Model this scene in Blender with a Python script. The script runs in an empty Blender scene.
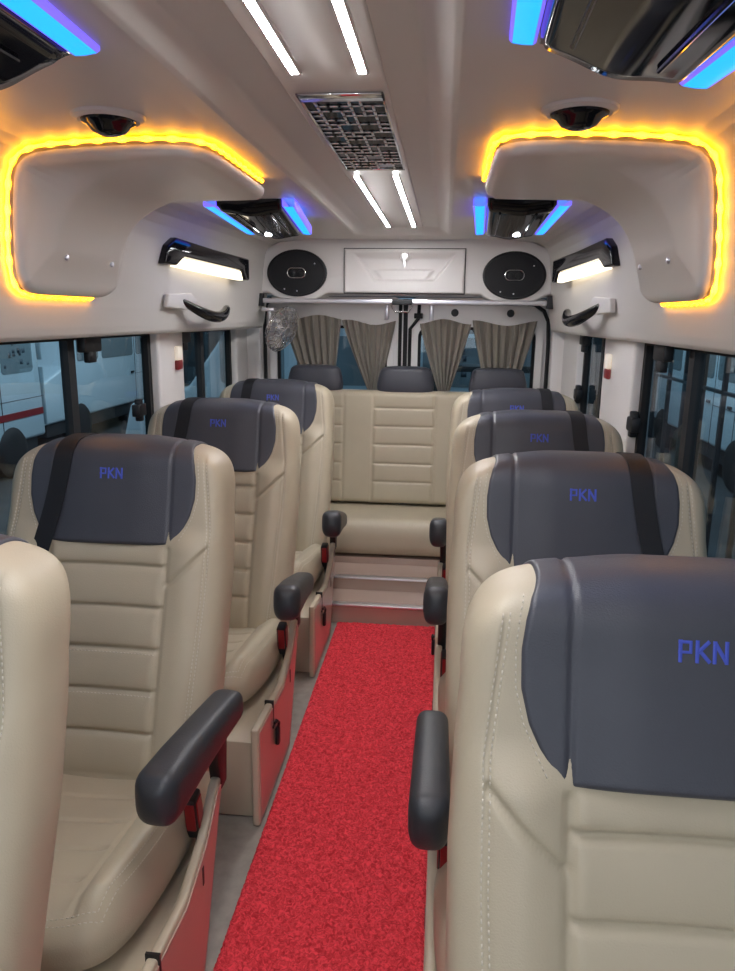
import bpy, bmesh, math, random
import numpy as np
from mathutils import Vector, Matrix

random.seed(7)
rng = np.random.default_rng(7)
SC = bpy.context.scene
COL = SC.collection
XC = -0.235            # centre line of the van
R = math.radians

# ------------------------------------------------------------------ materials
def new_mat(name):
    m = bpy.data.materials.new(name); m.use_nodes = True
    nt = m.node_tree
    return m, nt, nt.nodes['Principled BSDF']

def pmat(name, col, rough=0.5, metal=0.0, coat=0.0, bump=0.0, bscale=200.0, vary=0.0, vscale=4.0, spec=None, sheen=0.0, detail=3.0):
    m, nt, p = new_mat(name)
    p.inputs['Base Color'].default_value = (*col, 1)
    p.inputs['Roughness'].default_value = rough
    p.inputs['Metallic'].default_value = metal
    p.inputs['Coat Weight'].default_value = coat
    p.inputs['Coat Roughness'].default_value = 0.05
    if spec is not None: p.inputs['Specular IOR Level'].default_value = spec
    if sheen: p.inputs['Sheen Weight'].default_value = sheen
    tc = nt.nodes.new('ShaderNodeTexCoord')
    if bump:
        n = nt.nodes.new('ShaderNodeTexNoise'); n.inputs['Scale'].default_value = bscale; n.inputs['Detail'].default_value = detail
        nt.links.new(tc.outputs['Object'], n.inputs['Vector'])
        b = nt.nodes.new('ShaderNodeBump'); b.inputs['Strength'].default_value = bump; b.inputs['Distance'].default_value = 0.002
        nt.links.new(n.outputs['Fac'], b.inputs['Height']); nt.links.new(b.outputs['Normal'], p.inputs['Normal'])
    if vary:
        n2 = nt.nodes.new('ShaderNodeTexNoise'); n2.inputs['Scale'].default_value = vscale; n2.inputs['Detail'].default_value = 4
        nt.links.new(tc.outputs['Object'], n2.inputs['Vector'])
        r = nt.nodes.new('ShaderNodeMapRange'); r.inputs['From Min'].default_value = .3; r.inputs['From Max'].default_value = .7
        r.inputs['To Min'].default_value = 1 - vary; r.inputs['To Max'].default_value = 1 + vary
        nt.links.new(n2.outputs['Fac'], r.inputs['Value'])
        mx = nt.nodes.new('ShaderNodeMix'); mx.data_type = 'RGBA'; mx.blend_type = 'MULTIPLY'; mx.inputs['Factor'].default_value = 1
        mx.inputs['A'].default_value = (*col, 1)
        nt.links.new(r.outputs['Result'], mx.inputs['B']); nt.links.new(mx.outputs['Result'], p.inputs['Base Color'])
    return m

def emat(name, col, strength, base=(.8, .8, .8)):
    m, nt, p = new_mat(name)
    p.inputs['Base Color'].default_value = (*base, 1)
    p.inputs['Emission Color'].default_value = (*col, 1)
    p.inputs['Emission Strength'].default_value = strength
    return m

def glass_mat(name, tint):
    m = bpy.data.materials.new(name); m.use_nodes = True
    nt = m.node_tree; nt.nodes.clear()
    out = nt.nodes.new('ShaderNodeOutputMaterial'); mix = nt.nodes.new('ShaderNodeMixShader')
    fr = nt.nodes.new('ShaderNodeFresnel'); fr.inputs['IOR'].default_value = 1.5
    geo = nt.nodes.new('ShaderNodeNewGeometry'); mr = nt.nodes.new('ShaderNodeMapRange')
    mr.inputs['To Min'].default_value = 1.5; mr.inputs['To Max'].default_value = 1 / 1.5   # same index from both faces of a thin pane
    nt.links.new(geo.outputs['Backfacing'], mr.inputs['Value']); nt.links.new(mr.outputs['Result'], fr.inputs['IOR'])
    tr = nt.nodes.new('ShaderNodeBsdfTransparent'); tr.inputs['Color'].default_value = (*tint, 1)
    gl = nt.nodes.new('ShaderNodeBsdfGlossy'); gl.inputs['Roughness'].default_value = 0.0
    nt.links.new(fr.outputs[0], mix.inputs[0]); nt.links.new(tr.outputs[0], mix.inputs[1]); nt.links.new(gl.outputs[0], mix.inputs[2])
    nt.links.new(mix.outputs[0], out.inputs[0])
    return m

M = {}
M['beige'] = pmat('beige_leather', (.50, .435, .32), .42, bump=.25, bscale=420, vary=.05, vscale=5)
M['perf'] = M['beige']
M['stitch'] = pmat('pale_thread', (.62, .57, .48), .7)
M['dark'] = pmat('charcoal_leather', (.058, .061, .078), .40, bump=.3, bscale=420, vary=.08, vscale=6)
M['arm'] = pmat('armrest_vinyl', (.030, .033, .040), .42, bump=.25, bscale=300)
M['belt'] = pmat('belt_webbing', (.006, .0065, .010), .55, bump=.4, bscale=600)
M['logo'] = pmat('blue_embroidery', (.07, .11, .60), .6, bump=.5, bscale=900)
M['ivory'] = pmat('ivory_laminate', (.56, .48, .36), .38, coat=.2)
M['panel'] = pmat('glossy_laminate', (.46, .34, .28), .28, coat=.6)
M['shell'] = pmat('off_white_moulding', (.71, .685, .655), .38, bump=.05, bscale=80, vary=.02, vscale=2)
M['white'] = pmat('white_paint', (.84, .81, .79), .35, coat=.2)
M['black'] = pmat('black_plastic', (.010, .010, .012), .45)
M['rubber'] = pmat('black_rubber', (.008, .008, .009), .7)
M['gloss'] = pmat('piano_black', (.006, .006, .008), .08, coat=0.0, spec=.38)
M['grillecloth'] = pmat('speaker_cloth', (.009, .010, .013), .6, bump=.6, bscale=700)
M['chrome'] = pmat('chrome', (.75, .75, .77), .12, metal=1.0)
M['alu'] = pmat('brushed_aluminium', (.86, .85, .90), .36, metal=1.0, bump=.1, bscale=300)
M['floor'] = pmat('grey_vinyl_floor', (.30, .27, .24), .28, bump=.1, bscale=300, vary=.12, vscale=30)
M['curtain'] = pmat('taupe_curtain', (.30, .27, .225), .85, bump=.4, bscale=500, sheen=.2)
M['red'] = pmat('red_button', (.28, .010, .014), .35)
M['glass'] = glass_mat('tinted_glass', (.80, .90, .94))
M['clear'] = glass_mat('clear_glass', (.9, .95, .95))
M['led'] = emat('warm_white_led', (.97, .96, .96), 122)
M['lamp'] = emat('warm_lamp', (1.0, .84, .60), 2.6)
M['amber'] = emat('amber_led', (1.0, .36, .002), 12)
M['blue'] = emat('blue_led', (.008, .23, 1.0), 2.6, (.02, .05, .2))
M['violet'] = emat('violet_led', (.16, .11, 1.0), 1.5, (.05, .04, .2))
M['spot'] = emat('white_spot', (.9, .95, 1.0), 40)
M['vanwhite'] = pmat('van_paint', (.50, .62, .68), .3, coat=.5)
M['vanred'] = pmat('red_stripe', (.24, .016, .02), .4)
M['vanglass'] = pmat('dark_window', (.17, .22, .24), .1, coat=.6)
M['sticker'] = pmat('pale_sticker', (.04, .06, .08), .5)
M['ground'] = pmat('dark_concrete', (.05, .055, .06), .7, vary=.3, vscale=2)
M['shed'] = pmat('shed_wall', (.05, .065, .075), .8, vary=.3, vscale=.8)
M['steel'] = pmat('painted_steel', (.02, .022, .025), .5)
M['crate'] = pmat('blue_grey_board', (.22, .30, .34), .6)

# red loop carpet
def carpet_mat():
    m, nt, p = new_mat('red_loop_carpet')
    p.inputs['Roughness'].default_value = .8
    p.inputs['Specular IOR Level'].default_value = .25
    tc = nt.nodes.new('ShaderNodeTexCoord')
    v = nt.nodes.new('ShaderNodeTexNoise'); v.inputs['Scale'].default_value = 82; v.inputs['Detail'].default_value = 3; v.inputs['Distortion'].default_value = 1.5
    nt.links.new(tc.outputs['Object'], v.inputs['Vector'])
    cr = nt.nodes.new('ShaderNodeValToRGB')
    cr.color_ramp.elements[0].position = .34; cr.color_ramp.elements[0].color = (.50, .016, .026, 1)
    cr.color_ramp.elements[1].position = .66; cr.color_ramp.elements[1].color = (.94, .075, .10, 1)
    nt.links.new(v.outputs['Fac'], cr.inputs['Fac']); nt.links.new(cr.outputs['Color'], p.inputs['Base Color'])
    b = nt.nodes.new('ShaderNodeBump'); b.inputs['Strength'].default_value = 1.0; b.inputs['Distance'].default_value = .006
    nt.links.new(v.outputs['Fac'], b.inputs['Height']); nt.links.new(b.outputs['Normal'], p.inputs['Normal'])
    return m
M['carpet'] = carpet_mat()

# ------------------------------------------------------------------ object helpers
def link(name, verts, faces, mats, parent=None, smooth=True, fmat=None, loc=None):
    me = bpy.data.meshes.new(name)
    me.from_pydata([tuple(map(float, v)) for v in verts], [], faces)
    if not isinstance(mats, (list, tuple)): mats = [mats]
    for m in mats: me.materials.append(m)
    if fmat is not None: me.polygons.foreach_set('material_index', fmat)
    me.update()
    if smooth: me.polygons.foreach_set('use_smooth', [True] * len(me.polygons))
    o = bpy.data.objects.new(name, me); COL.objects.link(o)
    if parent is not None: o.parent = parent
    if loc is not None: o.location = loc
    return o

class MB:
    """collects pieces of ONE part"""
    def __init__(s): s.v = []; s.f = []; s.m = []
    def add(s, verts, faces, mi=0):
        n = len(s.v); s.v += [tuple(map(float, q)) for q in verts]; s.f += [tuple(i + n for i in f) for f in faces]; s.m += [mi] * len(faces)
        return s
    def bm(s, bm, mi=0):
        bm.verts.ensure_lookup_table(); bm.verts.index_update()
        s.add([v.co[:] for v in bm.verts], [[v.index for v in f.verts] for f in bm.faces], mi); bm.free(); return s
    def box(s, x0, x1, y0, y1, z0, z1, bev=0.0, seg=2, mi=0, mat=None):
        bm = bmesh.new(); bmesh.ops.create_cube(bm, size=1)
        for v in bm.verts:
            v.co = Vector(((x0 + x1) / 2 + v.co.x * (x1 - x0), (y0 + y1) / 2 + v.co.y * (y1 - y0), (z0 + z1) / 2 + v.co.z * (z1 - z0)))
        if bev: bmesh.ops.bevel(bm, geom=bm.edges[:], offset=bev, segments=seg, profile=.5, affect='EDGES')
        if mat is not None: bmesh.ops.transform(bm, matrix=mat, verts=bm.verts)
        return s.bm(bm, mi)
    def tube(s, pts, r, n=10, mi=0, caps=True):
        pts = [Vector(p) for p in pts]; k = len(pts)
        rs = r if isinstance(r, (list, tuple)) else [r] * k
        t0 = (pts[1] - pts[0]).normalized(); ref = Vector((0, 0, 1)) if abs(t0.z) < .9 else Vector((1, 0, 0))
        nrm = t0.cross(ref).normalized(); V = []; F = []
        for i, p in enumerate(pts):
            t = (pts[min(i + 1, k - 1)] - pts[max(i - 1, 0)]).normalized()
            nrm = (nrm - t * nrm.dot(t)).normalized(); b = t.cross(nrm)
            for j in range(n):
                a = 2 * math.pi * j / n; V.append(p + (nrm * math.cos(a) + b * math.sin(a)) * rs[i])
        for i in range(k - 1):
            for j in range(n):
                F.append((i * n + j, i * n + (j + 1) % n, (i + 1) * n + (j + 1) % n, (i + 1) * n + j))
        if caps: F.append(tuple(range(n))[::-1]); F.append(tuple(range((k - 1) * n, k * n)))
        return s.add(V, F, mi)
    def lathe(s, prof, n=40, mat=None, mi=0, sx=1.0, sy=1.0):
        """prof: list of (r, z), revolved round z"""
        V = []; F = []; k = len(prof)
        for r_, z in prof:
            for j in range(n):
                a = 2 * math.pi * j / n; V.append(Vector((r_ * sx * math.cos(a), r_ * sy * math.sin(a), z)))
        for i in range(k - 1):
            for j in range(n): F.append((i * n + j, i * n + (j + 1) % n, (i + 1) * n + (j + 1) % n, (i + 1) * n + j))
        if prof[0][0] > 1e-6: F.append(tuple(range(n))[::-1])
        if prof[-1][0] > 1e-6: F.append(tuple(range((k - 1) * n, k * n)))
        if mat is not None: V = [mat @ v for v in V]
        return s.add(V, F, mi)
    def prism(s, poly, axis, a0, a1, bev=0.0, seg=2, mi=0):
        """poly of 2D points extruded along an axis ('x': (y,z); 'y': (x,z); 'z': (x,y))"""
        def P(p, a): return {'x': (a, p[0], p[1]), 'y': (p[0], a, p[1]), 'z': (p[0], p[1], a)}[axis]
        bm = bmesh.new(); n = len(poly)
        A = [bm.verts.new(P(p, a0)) for p in poly]; B = [bm.verts.new(P(p, a1)) for p in poly]
        bm.faces.new(A); bm.faces.new(B[::-1])
        for i in range(n): bm.faces.new((A[i], B[i], B[(i + 1) % n], A[(i + 1) % n]))
        bmesh.ops.recalc_face_normals(bm, faces=bm.faces)
        if bev:
            es = [e for e in bm.edges if (e.verts[0] in A) == (e.verts[1] in A)] if n > 14 else bm.edges[:]
            bmesh.ops.bevel(bm, geom=es, offset=bev, segments=seg, profile=.5, affect='EDGES')
        return s.bm(bm, mi)
    def grid(s, G, mi=0, close_u=False):
        """G: array (nu, nv, 3)"""
        G = np.asarray(G); nu, nv = G.shape[:2]; n0 = nu if close_u else nu - 1
        F = []
        for i in range(n0):
            i2 = (i + 1) % nu
            for j in range(nv - 1): F.append((i * nv + j, i2 * nv + j, i2 * nv + j + 1, i * nv + j + 1))
        return s.add(G.reshape(-1, 3), F, mi)
    def build(s, name, mats, parent=None, smooth=True, angle=35, weld=False, flip=None):
        o = link(name, s.v, s.f, mats, parent, smooth=True, fmat=s.m)
        bm = bmesh.new(); bm.from_mesh(o.data)
        if weld: bmesh.ops.remove_doubles(bm, verts=bm.verts, dist=1e-5)
        bmesh.ops.recalc_face_normals(bm, faces=bm.faces)
        if smooth and angle < 180:
            for e in bm.edges:
                if len(e.link_faces) == 2 and e.calc_face_angle(0) > R(angle): e.smooth = False
        bm.to_mesh(o.data); bm.free()
        return o

def tag(o, label=None, cat=None, group=None, kind=None):
    if label: o['label'] = label
    if cat: o['category'] = cat
    if group: o['group'] = group
    if kind: o['kind'] = kind
    return o

def thing(name, label, cat, loc=(0, 0, 0), group=None, rotz=0.0):
    o = bpy.data.objects.new(name, None); COL.objects.link(o); o.location = loc; o.rotation_euler = (0, 0, rotz)
    o.empty_display_size = .1
    return tag(o, label, cat, group)

def copy_tree(o, parent=None):
    c = o.copy(); COL.objects.link(c)
    if parent is not None: c.parent = parent
    for ch in list(o.children): copy_tree(ch, c)
    return c

def struct(o): o['kind'] = 'structure'; return o

def smoothstep(a, b, x):
    t = np.clip((np.asarray(x, float) - a) / (b - a), 0, 1); return t * t * (3 - 2 * t)

def grid_normals(G):
    du = np.gradient(G, axis=0); dv = np.gradient(G, axis=1)
    n = np.cross(du, dv); l = np.linalg.norm(n, axis=2, keepdims=True); l[l < 1e-12] = 1
    return n / l

# ------------------------------------------------------------------ seat surfaces
ZB, ZS, ZT, WM = .30, .940, 1.122, .298
_yz = np.polyfit([.28, .45, .6, .75, .88, 1.0, 1.08, 1.15], [-.268, -.215, -.165, -.110, -.055, -.012, .004, .010], 3)
def yfront(z): return np.polyval(_yz, z)
def Wz(z): return np.interp(z, [.25, .3, .5, .75, .88, .95], [.285, .288, .304, .308, .303, .298])
def fr(q, n=2.6):
    q = np.clip(q, 0, 1); return (1 - (1 - q) ** n) ** (1 / n)
TH = .155
SEAMZ = [.82, .722, .626, .53, .433]

def seat_relief(x, z):
    ax = np.abs(x); d = np.zeros_like(x)
    low = 1 - smoothstep(.86, .93, z)
    # side bolsters stand forward of the middle column
    d += low * .022 * np.exp(-((ax - .215) / .05) ** 2) - low * .006 * np.exp(-(ax / .12) ** 2)
    # quilted ribs of the middle column
    zs = [.872] + SEAMZ + [.335]
    for a, b in zip(zs[:-1], zs[1:]):
        t = np.clip((z - b) / (a - b), 0, 1)
        d += .007 * np.sin(np.pi * t) ** .6 * (1 - smoothstep(.135, .158, ax)) * ((z > b) & (z < a))
    g = lambda q, s=.0055: np.exp(-(q / s) ** 2)
    for zz in SEAMZ: d -= .009 * g(z - zz, .005) * (1 - smoothstep(.15, .162, ax))
    d -= .010 * g(ax - .158, .006) * (1 - smoothstep(.86, .875, z))
    # slanted seam over the bolster
    t = np.clip((ax - .158) / .105, 0, 1); zl = .775 + .095 * t
    d -= .011 * g((z - zl) * .72, .0045) * ((ax > .158) & (ax < .262))
    d -= .004 * g(ax - np.interp(z, [.3, .5, .75, .9, 1.1], [.234, .250, .262, .263, .240]), .004)
    return d

def seat_point(a, c, back=False, relief=True):
    a = np.asarray(a, float); c = np.asarray(c, float)
    cu = np.clip(c, 0, 1); cl = np.clip(c, -1, 0)
    zl = ZS + cl * (ZS - ZB)
    x = np.where(c > 0, WM * a * (1 - cu ** 4 / 2) ** .25, a * Wz(zl))
    z = np.where(c > 0, ZS + (ZT - ZS) * cu * (1 - a ** 4 / 2) ** .25, zl)
    gg = fr((1 - np.abs(a)) * WM / .052, 2.8) * fr((1 - c) * (ZT - ZS) / .062)
    ym = yfront(z) + TH / 2
    if back: y = ym + TH / 2 * gg
    else:
        y = ym - TH / 2 * gg
        if relief: y = y - seat_relief(x, z) * np.clip(gg * 1.6 - .6, 0, 1)
    return np.stack([x, y, z], -1)

def seat_ac(x, z):
    """grid parameters of a point (x, z) on the seat's outline"""
    x = np.asarray(x, float); z = np.asarray(z, float)
    v = np.clip((z - ZS) / (ZT - ZS), 0, 1); u = x / WM; a = u.copy(); c = v.copy()
    for _ in range(40):
        c = v / (1 - np.clip(a, -1, 1) ** 4 / 2) ** .25
        a = u / (1 - np.clip(c, 0, 1) ** 4 / 2) ** .25
    a = np.where(z > ZS, a, x / Wz(z)); c = np.where(z > ZS, c, (z - ZS) / (ZS - ZB))
    return np.clip(a, -1, 1), np.clip(c, -1, 1)

def seat_xz(x, z, back=False, off=0.0, relief=False):
    a, c = seat_ac(x, z); return seat_point(a, c, back, relief)

def stitch(mb, pts, nrm, length=.006, w=.0011, gap=.0095, mi=1):
    """short raised stitches along a polyline"""
    pts = [Vector(p) for p in pts]; acc = 0.0
    for p, q, n in zip(pts[:-1], pts[1:], nrm[:-1]):
        d = q - p; L = d.length
        if L < 1e-6: continue
        d /= L; n = Vector(n)
        while acc < L:
            c = p + d * acc; s = d.cross(n).normalized(); h = d * length / 2
            up = n * .0012; dn = -n * .001
            V = [c - h + s * w + dn, c + h + s * w + dn, c + h - s * w + dn, c - h - s * w + dn,
                 c - h * .8 + s * w * .6 + up, c + h * .8 + s * w * .6 + up, c + h * .8 - s * w * .6 + up, c - h * .8 - s * w * .6 + up]
            mb.add(V, [(4, 5, 6, 7), (0, 1, 5, 4), (1, 2, 6, 5), (2, 3, 7, 6), (3, 0, 4, 7)], mi)
            acc += gap
        acc -= L

def make_backrest(parent):
    t = np.linspace(-1, 1, 131); A = t * (1 + .5 * (1 - t * t)) ; A = np.clip(A, -1, 1)
    cl = np.linspace(-1, 0, 125)[:-1]; tu = np.linspace(0, 1, 40); cu = 1 - (1 - tu) ** 1.9
    C = np.concatenate([cl, cu])
    aa, cc = np.meshgrid(A, C, indexing='ij')
    F_ = seat_point(aa, cc); B_ = seat_point(aa, cc, back=True)
    mb = MB(); mb.grid(F_); mb.grid(B_)
    # double row of stitches along the bolster seam and one along the slanted seam
    for s in (-1, 1):
        zz = np.linspace(.34, 1.08, 150)
        for k in (-.0045, .0045):
            xs = np.interp(zz, [.3, .5, .75, .9, 1.1], [.234, .250, .262, .263, .240]) + k
            P = seat_xz(s * xs, zz, relief=True); Q = seat_xz(s * (xs + .004), zz, relief=True); Z_ = seat_xz(s * xs, zz + .004, relief=True)
            n = np.cross(Q - P, Z_ - P) * s; n /= np.linalg.norm(n, axis=1, keepdims=True)
            n = np.where(n[:, 1:2] > 0, -n, n)
            stitch(mb, P, n)
    for s in (-1, 1):
        zz = np.linspace(.89, 1.10, 50); xs = dark_edge(zz) + .006
        P = seat_xz(s * xs, zz, relief=True); stitch(mb, P, [(0, -1, 0)] * 50)
    for zz in SEAMZ[2:4]:
        xs = np.linspace(-.15, .15, 60); P = seat_xz(xs, np.full(60, zz - .009), relief=True)
        stitch(mb, P, [(0, -.97, .25)] * 60)
    return mb.build('backrest', [M['beige'], M['stitch']], parent, angle=180, weld=True)

def dark_edge(z):
    return np.interp(z, [.872, .880, .895, .915, .945, .99, 1.04, 1.08, 1.105, 1.125], [.172, .177, .186, .197, .212, .223, .224, .219, .212, .200])

def make_cover(parent):
    zf = np.linspace(.872, .95, 20)
    a_rows = [(float((z - ZS) / (ZS - ZB)), False) for z in zf]
    tu = np.linspace(0, 1, 45)[1:]
    a_rows += [(float(1 - (1 - q) ** 1.8), False) for q in tu]
    a_rows += [(float(1 - q ** 1.8), True) for q in np.linspace(0, .9, 24)[1:]]
    U = np.linspace(-1, 1, 91); U = np.sign(U) * (1 - (1 - np.abs(U)) ** 1.25)
    G = np.zeros((len(U), len(a_rows), 3)); rel = np.zeros((len(U), len(a_rows)))
    n_rows = len(a_rows)
    for j, (c, bk) in enumerate(a_rows):
        z = ZS + c * (ZS - ZB) if c <= 0 else ZS + (ZT - ZS) * c
        b = dark_edge(z); x = U * b
        zz = np.full_like(x, z)
        if c <= 0: a = x / Wz(zz)
        else: a = np.clip(x / WM / (1 - c ** 4 / 2) ** .25, -1, 1)
        G[:, j] = seat_point(a, np.full_like(a, c), bk, relief=False)
        e = np.minimum((1 - np.abs(U)) * b, (z - .872) if not bk else 1.0)
        if bk: e = np.minimum(e, .10 * (n_rows - 1 - j) / 23)
        h = -.004 + .0090 * fr(np.clip(e / .007, 0, 1), 2.0)
        h = h + .006 * smoothstep(0, .1, .158 - np.abs(x)) - .0042 * np.exp(-((np.abs(x) - .158) / .004) ** 2)
        rel[:, j] = h
    N = grid_normals(G)
    ci, cj = len(U) // 2, 10
    if N[ci, cj, 1] > 0: N = -N
    G2 = G + N * rel[..., None]
    mb = MB(); mb.grid(G2)
    o = mb.build('headrest_cover', [M['dark']], parent, angle=180)
    tag(o, 'charcoal leather headrest cover')
    # blue embroidered letters P K N
    hgt, z0 = .028, 1.036
    def S(x, z): # outermost headrest surface
        p = seat_xz(np.array(x), np.array(z)); h = .0050 + .006 * smoothstep(0, .1, .158 - np.abs(np.array(x)))
        p[..., 1] -= h + .0010; return p
    lb = MB()
    def bar(p, q, w):
        n = 8; p = np.array(p); q = np.array(q); d = q - p; L = np.hypot(*d); s = np.array([-d[1], d[0]]) / L * w / 2
        T = np.linspace(0, 1, n)
        pts = p + d * T[:, None]
        Gt = np.stack([S((pts + s * k)[:, 0], (pts + s * k)[:, 1]) for k in (-1, -.5, .5, 1)], 0)
        Gt[0, :, 1] += .0025; Gt[3, :, 1] += .0025
        lb.grid(Gt)
    w = .0076
    L = lambda x, z: (x - .031, z0 + z)
    bar(L(.003, 0), L(.003, hgt), w); bar(L(.0, hgt - .003), L(.017, hgt - .003), .006); bar(L(.0155, hgt - .001), L(.0155, .011), .006); bar(L(.0, .0125), L(.017, .0125), .0055)
    bar(L(.0235, 0), L(.0235, hgt), w); bar(L(.0235, .012), L(.038, hgt - .001), w); bar(L(.0255, .016), L(.039, .001), w)
    bar(L(.0445, 0), L(.0445, hgt), w); bar(L(.0445, hgt - .002), L(.059, .002), w); bar(L(.059, 0), L(.059, hgt), w)
    lo = lb.build('logo', [M['logo']], o, angle=180); tag(lo, 'blue embroidered letters PKN')
    # the rim stitches of the cover
    return o

def make_belt(parent, s):
    """black webbing over the window-side shoulder; s = side (+1/-1) of the window"""
    path = [(.118, .99, True), (.120, 1.05, True), (.122, 1.09, True), (.124, 1.110, True), (.126, 1.118, True), (.127, 1.120, False), (.129, 1.114, False), (.131, 1.10, False), (.134, 1.07, False), (.142, 1.02, False),
            (.152, .96, False), (.166, .90, False), (.180, .84, False), (.196, .77, False), (.212, .70, False), (.226, .63, False), (.236, .56, False), (.238, .50, False), (.232, .44, False)]
    K = 6; n = len(path); hw = .0245
    idx = np.linspace(0, n - 1, 70)
    X = np.interp(idx, range(n), [p[0] for p in path]); Z = np.interp(idx, range(n), [p[1] for p in path])
    Bk = np.array([path[int(math.floor(i + 1e-9))][2] and i < 5 for i in idx])
    G = np.zeros((K, len(idx), 3))
    for k, u in enumerate(np.linspace(-hw, hw, K)):
        x = np.minimum(X + u, .262) ; f = seat_xz(s * x, Z, relief=False); b = seat_xz(s * x, Z, back=True)
        G[k] = np.where(Bk[:, None], b, f)
    # smooth over the crest, then lift off the leather
    for _ in range(3): G[:, 1:-1] = (G[:, :-2] + 2 * G[:, 1:-1] + G[:, 2:]) / 4
    N = grid_normals(G)
    if N[2, 40, 1] > 0: N = -N
    lift = np.interp(idx, [0, 9, 12, 14, 18], [.011, .0115, .013, .030, .036])[None, :, None]
    top = G + N * (lift + .0012); bot = G + N * (lift - .0012)
    ring = np.concatenate([top, bot[::-1]], 0)
    mb = MB(); mb.grid(ring, close_u=True)
    o = mb.build('seat_belt', [M['belt']], parent, angle=60); return o

def make_cushion(parent, s):
    """s = side of the aisle"""
    xc = s * .025; HW = .295; y0, y1 = -.215, -.80
    t = np.linspace(-1, 1, 101); A = np.clip(t * (1 + .5 * (1 - t * t)), -1, 1)
    Bv = np.concatenate([np.linspace(0, .8, 90), .8 + .2 * (1 - (1 - np.linspace(0, 1, 35)[1:]) ** 1.8)])
    a, b = np.meshgrid(A, Bv, indexing='ij')
    x = HW * a * (1 - b ** 6 / 2) ** (1 / 6.); y = y0 + (y1 - y0) * b * (1 - a ** 6 / 2) ** (1 / 6.)
    g = fr((1 - np.abs(a)) * HW / .075) * fr((1 - b) * abs(y1 - y0) / .10)
    zt = .325 + .085 * b ** .9; zb = .245 + .05 * b
    zm = (zt + zb) / 2 - .01
    ax = np.abs(x); rel = .040 * np.exp(-((ax - .235) / .05) ** 2) * (1 - smoothstep(.85, 1, b)) - .012 * np.exp(-(ax / .13) ** 2) * (1 - b)
    gr = lambda q, w=.006: np.exp(-(q / w) ** 2)
    rel -= .008 * gr(ax - (.168 + .03 * b)) * (b < .93)
    for k in (.22, .40, .58, .76): rel -= .005 * gr((b - k) * .58) * (ax < .17)
    rel -= .004 * gr((1 - np.abs(a)) * HW - .034, .004)
    ztop = zm + (zt - zm) * g + rel * np.clip(g * 1.6 - .6, 0, 1)
    zbot = zm - (zm - zb) * g
    mb = MB(); mb.grid(np.stack([xc + x, y, ztop], -1)); mb.grid(np.stack([xc + x, y, zbot], -1))
    # stitches round the rim
    for inset in (.028, .040):
        aa = np.concatenate([np.full(60, s * (1 - inset / HW)), s * np.linspace(1 - inset / HW, -.6, 60)])
        bb = np.concatenate([np.linspace(.12, 1 - inset / .585, 60), np.full(60, 1 - inset / .585)])
        xx = HW * aa * (1 - bb ** 6 / 2) ** (1 / 6.); yy = y0 + (y1 - y0) * bb * (1 - aa ** 6 / 2) ** (1 / 6.)
        gg = fr((1 - np.abs(aa)) * HW / .075) * fr((1 - bb) * .585 / .10)
        zt_ = .325 + .085 * bb ** .9; zb_ = .245 + .05 * bb; zm_ = (zt_ + zb_) / 2 - .01; axx = np.abs(xx)
        rl = .040 * np.exp(-((axx - .235) / .05) ** 2) * (1 - smoothstep(.85, 1, bb)) - .004 * gr((1 - np.abs(aa)) * HW - .034, .004)
        P = np.stack([xc + xx, yy, zm_ + (zt_ - zm_) * gg + rl * np.clip(gg * 1.6 - .6, 0, 1)], -1)
        n1 = np.array([(s * .5, -.1, .86)] * 60 + [(0, -.5, .86)] * 60)
        stitch(mb, P, n1)
    return mb.build('seat_cushion', [M['beige'], M['stitch']], parent, angle=180, weld=True)

def make_armrest(parent, s, P):
    """local origin at the rear pivot, arm runs to -y"""
    Lg = .43; n = 48; k = 28
    T = np.linspace(0, 1, n); T = .5 - .5 * np.cos(np.pi * T)
    G = np.zeros((k, n, 3))
    for j, t in enumerate(T):
        e = fr(min(t, 1 - t) * Lg / .042, 2.2)
        hw = .043 * (.90 + .10 * t) * e; top = np.interp(t, [0, .3, .7, 1], [.036, .042, .046, .040]) * e
        bot = np.interp(t, [0, .35, .6, .85, 1], [.034, .042, .054, .072, .066]) * e
        for i in range(k):
            th = 2 * math.pi * i / k; cx, sz = math.cos(th), math.sin(th)
            px = abs(cx) ** .62 * (1 if cx > 0 else -1) * hw; pz = abs(sz) ** .62 * (top if sz > 0 else -bot)
            G[i, j] = (px, -t * Lg, pz)
    mb = MB(); mb.grid(G, close_u=True)
    o = mb.build('armrest', [M['arm']], parent, angle=180, weld=True); tag(o, 'dark grey padded armrest')
    b = MB(); b.prism([(-.03, -.03), (-.12, -.03), (-.10, -.09), (-.075, -.21), (-.035, -.21), (-.02, -.09)], 'x', -s * .022 - .014, -s * .022 + .014, .006)
    bo = b.build('armrest_bracket', [M['black']], parent)
    return o, bo

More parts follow.
